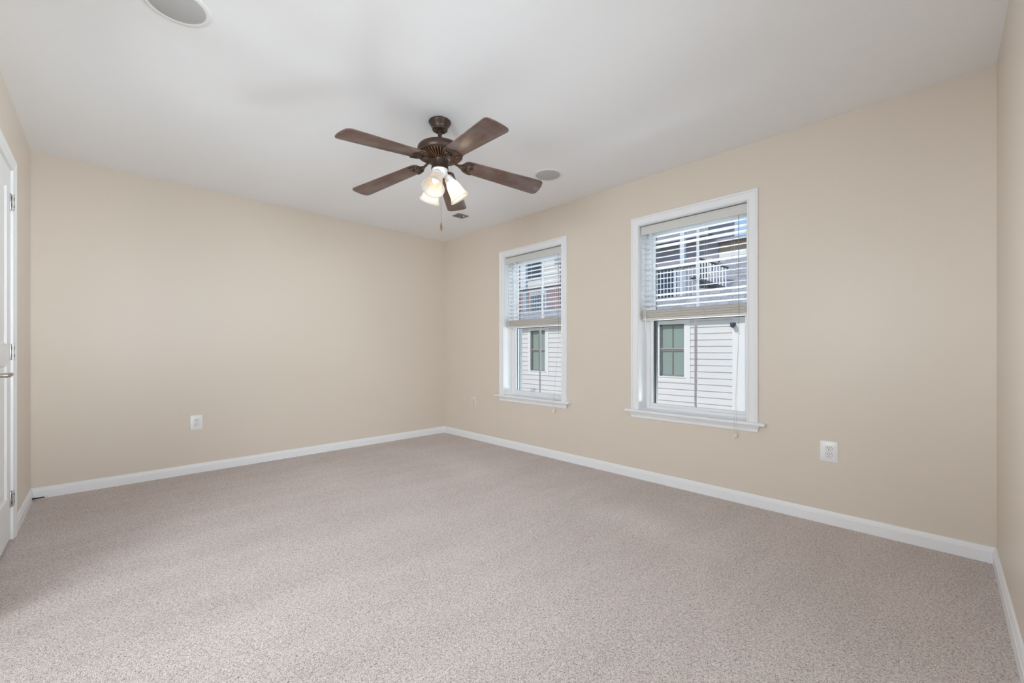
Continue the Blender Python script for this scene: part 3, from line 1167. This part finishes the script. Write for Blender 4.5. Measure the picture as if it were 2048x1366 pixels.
HW = [(0.80, 1.55, 0.30, 1.84), (6.18, 6.94, 0.28, 1.84)]
mb = MB()
CY0, CY1 = -0.51, 15.0
z = 2.06
while z > GZ:
    z0 = max(z - 0.18, GZ)
    cuts = [(CY0, CY1)]
    for (a, c, w0, w1) in HW:
        if z0 < w1 and z > w0:
            nc = []
            for (p, q) in cuts:
                if p < a and q > c:
                    nc += [(p, a), (c, q)]
                else:
                    nc.append((p, q))
            cuts = nc
    for p, q in cuts:
        mb.loops([[(HX - 0.024, yy, z0 + 0.022), (HX - 0.014, yy, z), (HX + 0.05, yy, z), (HX + 0.05, yy, z0), (HX + 0.016, yy, z0), (HX + 0.016, yy, z0 + 0.022)] for yy in (p, q)])
    z = z0
hdone(mb, 'siding', 'siding')
mb = MB()
mb.box(HX - 0.03, HX + 0.08, CY0 - 0.36, CY0, GZ, 2.06)
mb.box(HX + 0.08, HX + 3.6, CY0 - 0.36, CY0 - 0.3, GZ, 2.06)
hdone(mb, 'corner_board', 'ext_trim')
for (a, c, w0, w1) in HW:
    mb = MB()
    mb.box(HX - 0.032, HX, a - 0.18, a, w0 - 0.17, w1 + 0.15)
    mb.box(HX - 0.032, HX, c, c + 0.14, w0 - 0.17, w1 + 0.15)
    mb.box(HX - 0.032, HX, a, c, w1, w1 + 0.15)
    mb.box(HX - 0.032, HX, a, c, w0 - 0.17, w0 - 0.03)
    mb.box(HX - 0.055, HX + 0.03, a - 0.05, c + 0.05, w0 - 0.045, w0 - 0.01)
    hw = hdone(mb, 'house_window', 'ext_trim')
    mb = MB()
    fr = 0.042
    zmid = (w0 + w1) / 2 + 0.03
    mb.box(HX + 0.035, HX + 0.07, a, a + fr, w0 - 0.01, w1)
    mb.box(HX + 0.035, HX + 0.07, c - fr, c, w0 - 0.01, w1)
    mb.box(HX + 0.035, HX + 0.07, a, c, w1 - 0.05, w1)
    mb.box(HX + 0.035, HX + 0.07, a, c, w0 - 0.01, w0 + 0.03)
    mb.box(HX + 0.040, HX + 0.07, a, c, zmid - 0.07, zmid)
    mb.box(HX + 0.045, HX + 0.07, (a + c) / 2 - 0.012, (a + c) / 2 + 0.012, w0, w1)
    hdone(mb, 'sash_frame', 'ext_frame', hw)
    mb = MB()
    mb.box(HX + 0.020, HX + 0.037, a, c, zmid, zmid + 0.028)
    hdone(mb, 'meeting_rail', 'ext_frame_pale', hw)
    mb = MB()
    mb.box(HX + 0.075, HX + 0.08, a, c, w0, w1)
    n = int((w1 - w0) / 0.045)
    for k in range(n):
        zz = w0 + 0.02 + k * 0.045
        mb.box(HX + 0.068, HX + 0.076, a + 0.02, c - 0.02, zz, zz + 0.034)
    hdone(mb, 'window_shade', 'ext_green', hw)
# roof: steep shingled part on the near side of the corner board, low part beyond
mb = MB()
mb.loops([[(8.72, yy, 2.06), (8.72, yy, 2.12), (12.4, yy, 4.3), (12.4, yy, 4.2)] for yy in (-6.0, 0.9)])
mb.loops([[(8.72, yy, 2.06), (8.72, yy, 2.12), (10.3, yy, 2.82), (10.3, yy, 2.70)] for yy in (0.9, 15.0)])
rf = hdone(mb, 'roof', 'shingle')
mb = MB()
mb.box(8.70, 8.74, -6.0, 15.0, 2.0, 2.13)
mb.box(8.74, HX + 0.05, -6.0, 15.0, 2.045, 2.065)
hdone(mb, 'fascia', 'ext_trim')
mb = MB()
mb.box(HX - 0.12, HX - 0.02, -0.60, -0.48, 1.72, 1.80, bev=0.01)
mb.lathe([(0.0, 1.66), (0.05, 1.68), (0.06, 1.74), (0.03, 1.80), (0.0, 1.80)], 12, Matrix.Translation((HX - 0.16, -0.56, 0)))
hdone(mb, 'wall_lantern', 'rail_dark')

# terraced block with balconies behind
BX = 13.6
blk = tag(empty('apartment_building', (BX, 6, GZ)), 'tall purple grey and brick building rising behind the white house', 'building')
boff = Vector((-BX, -6, -GZ))


def bdone(mb, name, m, parent=blk, smooth=False):
    for v in mb.bm.verts:
        v.co += boff
    return mb.build(name, m, parent, smooth)


mb = MB()
mb.box(BX, BX + 4, 2.2, 9.2, GZ, 7.2)
mb.box(BX, BX + 4, 1.5, 2.2, GZ, 5.5)
bdone(mb, 'wall', 'slate')
mb = MB()
mb.box(BX - 0.05, BX + 4, 9.2, 22, GZ, 4.3)
bdone(mb, 'brick_wall', 'brick')
mb = MB()
mb.box(BX - 0.04, BX + 4, 9.2, 22, 4.3, 8.0)
for k in range(24):
    mb.box(BX - 0.06, BX - 0.03, 9.2, 22, 4.3 + k * 0.15, 4.3 + k * 0.15 + 0.012)
bdone(mb, 'upper_siding', 'siding')
# decks
mb = MB()
mb.box(10.3, 12.85, 0.95, 22, 2.62, 2.74)
mb.box(10.27, 10.3, 0.95, 22, 2.5, 2.74)
hdone(mb, 'deck', 'fascia')
mb = MB()
mb.box(12.95, BX, 1.6, 9.0, 5.45, 5.6)
mb.box(12.9, 12.95, 1.6, 9.0, 5.36, 5.76)
bdone(mb, 'upper_deck', 'slate')
# roofs: eave band and gables
mb = MB()
mb.loops([[(12.9, yy, 7.2), (12.9, yy, 7.36), (17, yy, 9.2), (17, yy, 9.0)] for yy in (2.1, 9.2)])
bdone(mb, 'roof', 'shingle')
mb = MB()
mb.prism([(2.6, 0.0), (6.4, 0.0), (4.5, 1.4)], 0, 0.4, mtx=Matrix(((0, 0, 1, 13.0), (1, 0, 0, 0), (0, 1, 0, 6.9), (0, 0, 0, 1))))
bdone(mb, 'gable', 'pink')


def railing(x, y0, y1, z0, h, m_bal, m_rail, step=0.12, put=None):
    put = put or hdone
    mb = MB()
    yy = y0
    while yy < y1:
        mb.box(x - 0.012, x + 0.012, yy - 0.012, yy + 0.012, z0 + 0.08, z0 + h)
        yy += step
    o = put(mb, 'balusters', m_bal)
    mb = MB()
    mb.box(x - 0.03, x + 0.03, y0, y1, z0 + h, z0 + h + 0.055)
    mb.box(x - 0.025, x + 0.025, y0, y1, z0 + 0.05, z0 + 0.095)
    put(mb, 'hand_rail', m_rail, o)


railing(10.36, 1.0, 4.2, 2.74, 1.0, 'post', 'rail_dark', 0.12)
railing(10.36, 4.3, 11.5, 2.74, 1.0, 'fascia', 'rail_dark', 0.10)
railing(10.36, 11.6, 22, 2.74, 1.0, 'rail_white', 'rail_white', 0.13)
railing(12.95, 1.7, 8.9, 5.6, 0.95, 'fascia', 'post', 0.2, bdone)
for yy in (1.42, 2.9, 4.25, 6.4, 8.6, 9.3, 11.5):
    mb = MB()
    mb.box(10.42, 10.56, yy, yy + 0.14, 2.74, 5.0)
    hdone(mb, 'post', 'post')
mb = MB()
mb.box(10.38, 10.60, 1.3, 11.8, 5.0, 5.18)
hdone(mb, 'pergola_beam', 'slate')
for (a, c, z0, z1) in ((1.8, 2.2, 2.8, 4.5), (3.2, 4.0, 2.9, 4.4), (5.0, 6.6, 2.8, 4.5), (7.4, 8.3, 2.9, 4.4), (10.2, 11.2, 2.9, 4.1), (12.6, 13.6, 2.9, 4.1), (2.0, 2.9, 5.7, 7.0), (4.8, 6.0, 5.7, 7.0), (10.4, 11.4, 5.0, 6.6), (12.8, 13.8, 5.0, 6.6)):
    mb = MB()
    mb.box(BX - 0.09, BX - 0.05, a - 0.1, c + 0.1, z0 - 0.1, z1 + 0.1)
    w_ = bdone(mb, 'window', 'rail_white')
    mb = MB()
    mb.box(BX - 0.11, BX - 0.085, a, c, z0, z1)
    bdone(mb, 'pane', 'night', w_)
# lower tan wing, its white band and the stair down to the shingles
mb = MB()
mb.box(13.7, 18, -6, 1.5, GZ, 4.5)
mb.box(13.7, 18, -6, 1.5, 4.78, 5.15)
bdone(mb, 'side_wing', 'tan')
mb = MB()
mb.box(13.66, 13.72, -6, 1.5, 4.5, 4.78)
bdone(mb, 'white_band', 'rail_white')
mb = MB()
mb.loops([[(13.3, yy, 5.12), (13.3, yy, 5.22), (16, yy, 5.45), (16, yy, 5.35)] for yy in (-6.0, 1.5)])
bdone(mb, 'wing_roof', 'slate')
mb = MB()
for k in range(11):
    yy = 0.85 - k * 0.085
    zz = 3.92 - k * 0.042
    mb.box(9.98, 10.02, yy - 0.016, yy + 0.016, zz - 0.62, zz)
st = hdone(mb, 'stair_balusters', 'rail_white')
mb = MB()
mb.tube([(10.0, 0.95, 3.98), (10.0, -0.06, 3.48)], 0.035, 6)
mb.tube([(10.0, 0.95, 3.32), (10.0, -0.06, 2.84)], 0.07, 6)
mb.tube([(10.7, 0.95, 3.32), (10.7, -0.06, 2.84)], 0.07, 6)
for k in range(7):
    mb.box(10.0, 10.7, 0.85 - k * 0.14, 0.85 - k * 0.14 + 0.2, 3.30 - k * 0.066, 3.335 - k * 0.066)
hdone(mb, 'stair', 'rail_dark', st)

# tall thin shrub by the white house
r = tag(empty('shrub', (8.1, 7.15, GZ)), 'dark spiky shrub tip by the white house, at the lower left of the left window', 'shrub')
mb = MB()
mb.tube([(0, 0, 0), (0.02, 0.01, 1.6), (0, 0, 3.2)], [0.05, 0.03, 0.01], 8)
mb.build('stem', 'spring', r)
mb = MB()
rnd = random.Random(3)
for k in range(420):
    zz = 0.4 + 3.05 * rnd.random()
    rad = 0.05 + 0.5 * (1 - (zz / 3.5)) ** 0.8 * rnd.random() ** 0.5
    a = rnd.random() * 2 * PI
    p = Vector((rad * math.cos(a), rad * math.sin(a), zz))
    dvec = Vector((math.cos(a) * 0.6, math.sin(a) * 0.6, 0.8)).normalized()
    s = 0.06 + 0.06 * rnd.random()
    side = dvec.cross(Vector((0, 0, 1))).normalized() * s * 0.22
    nn = side.cross(dvec).normalized() * s * 0.05
    mb.loops([[p - side * 0.3, p + nn, p + side * 0.3, p - nn], [p + dvec * s * 0.5 - side, p + dvec * s * 0.5 + nn, p + dvec * s * 0.5 + side, p + dvec * s * 0.5 - nn],
              [p + dvec * s - side * 0.05, p + dvec * s + nn * 0.2, p + dvec * s + side * 0.05, p + dvec * s - nn * 0.2]])
mb.build('foliage', 'leaf', r)
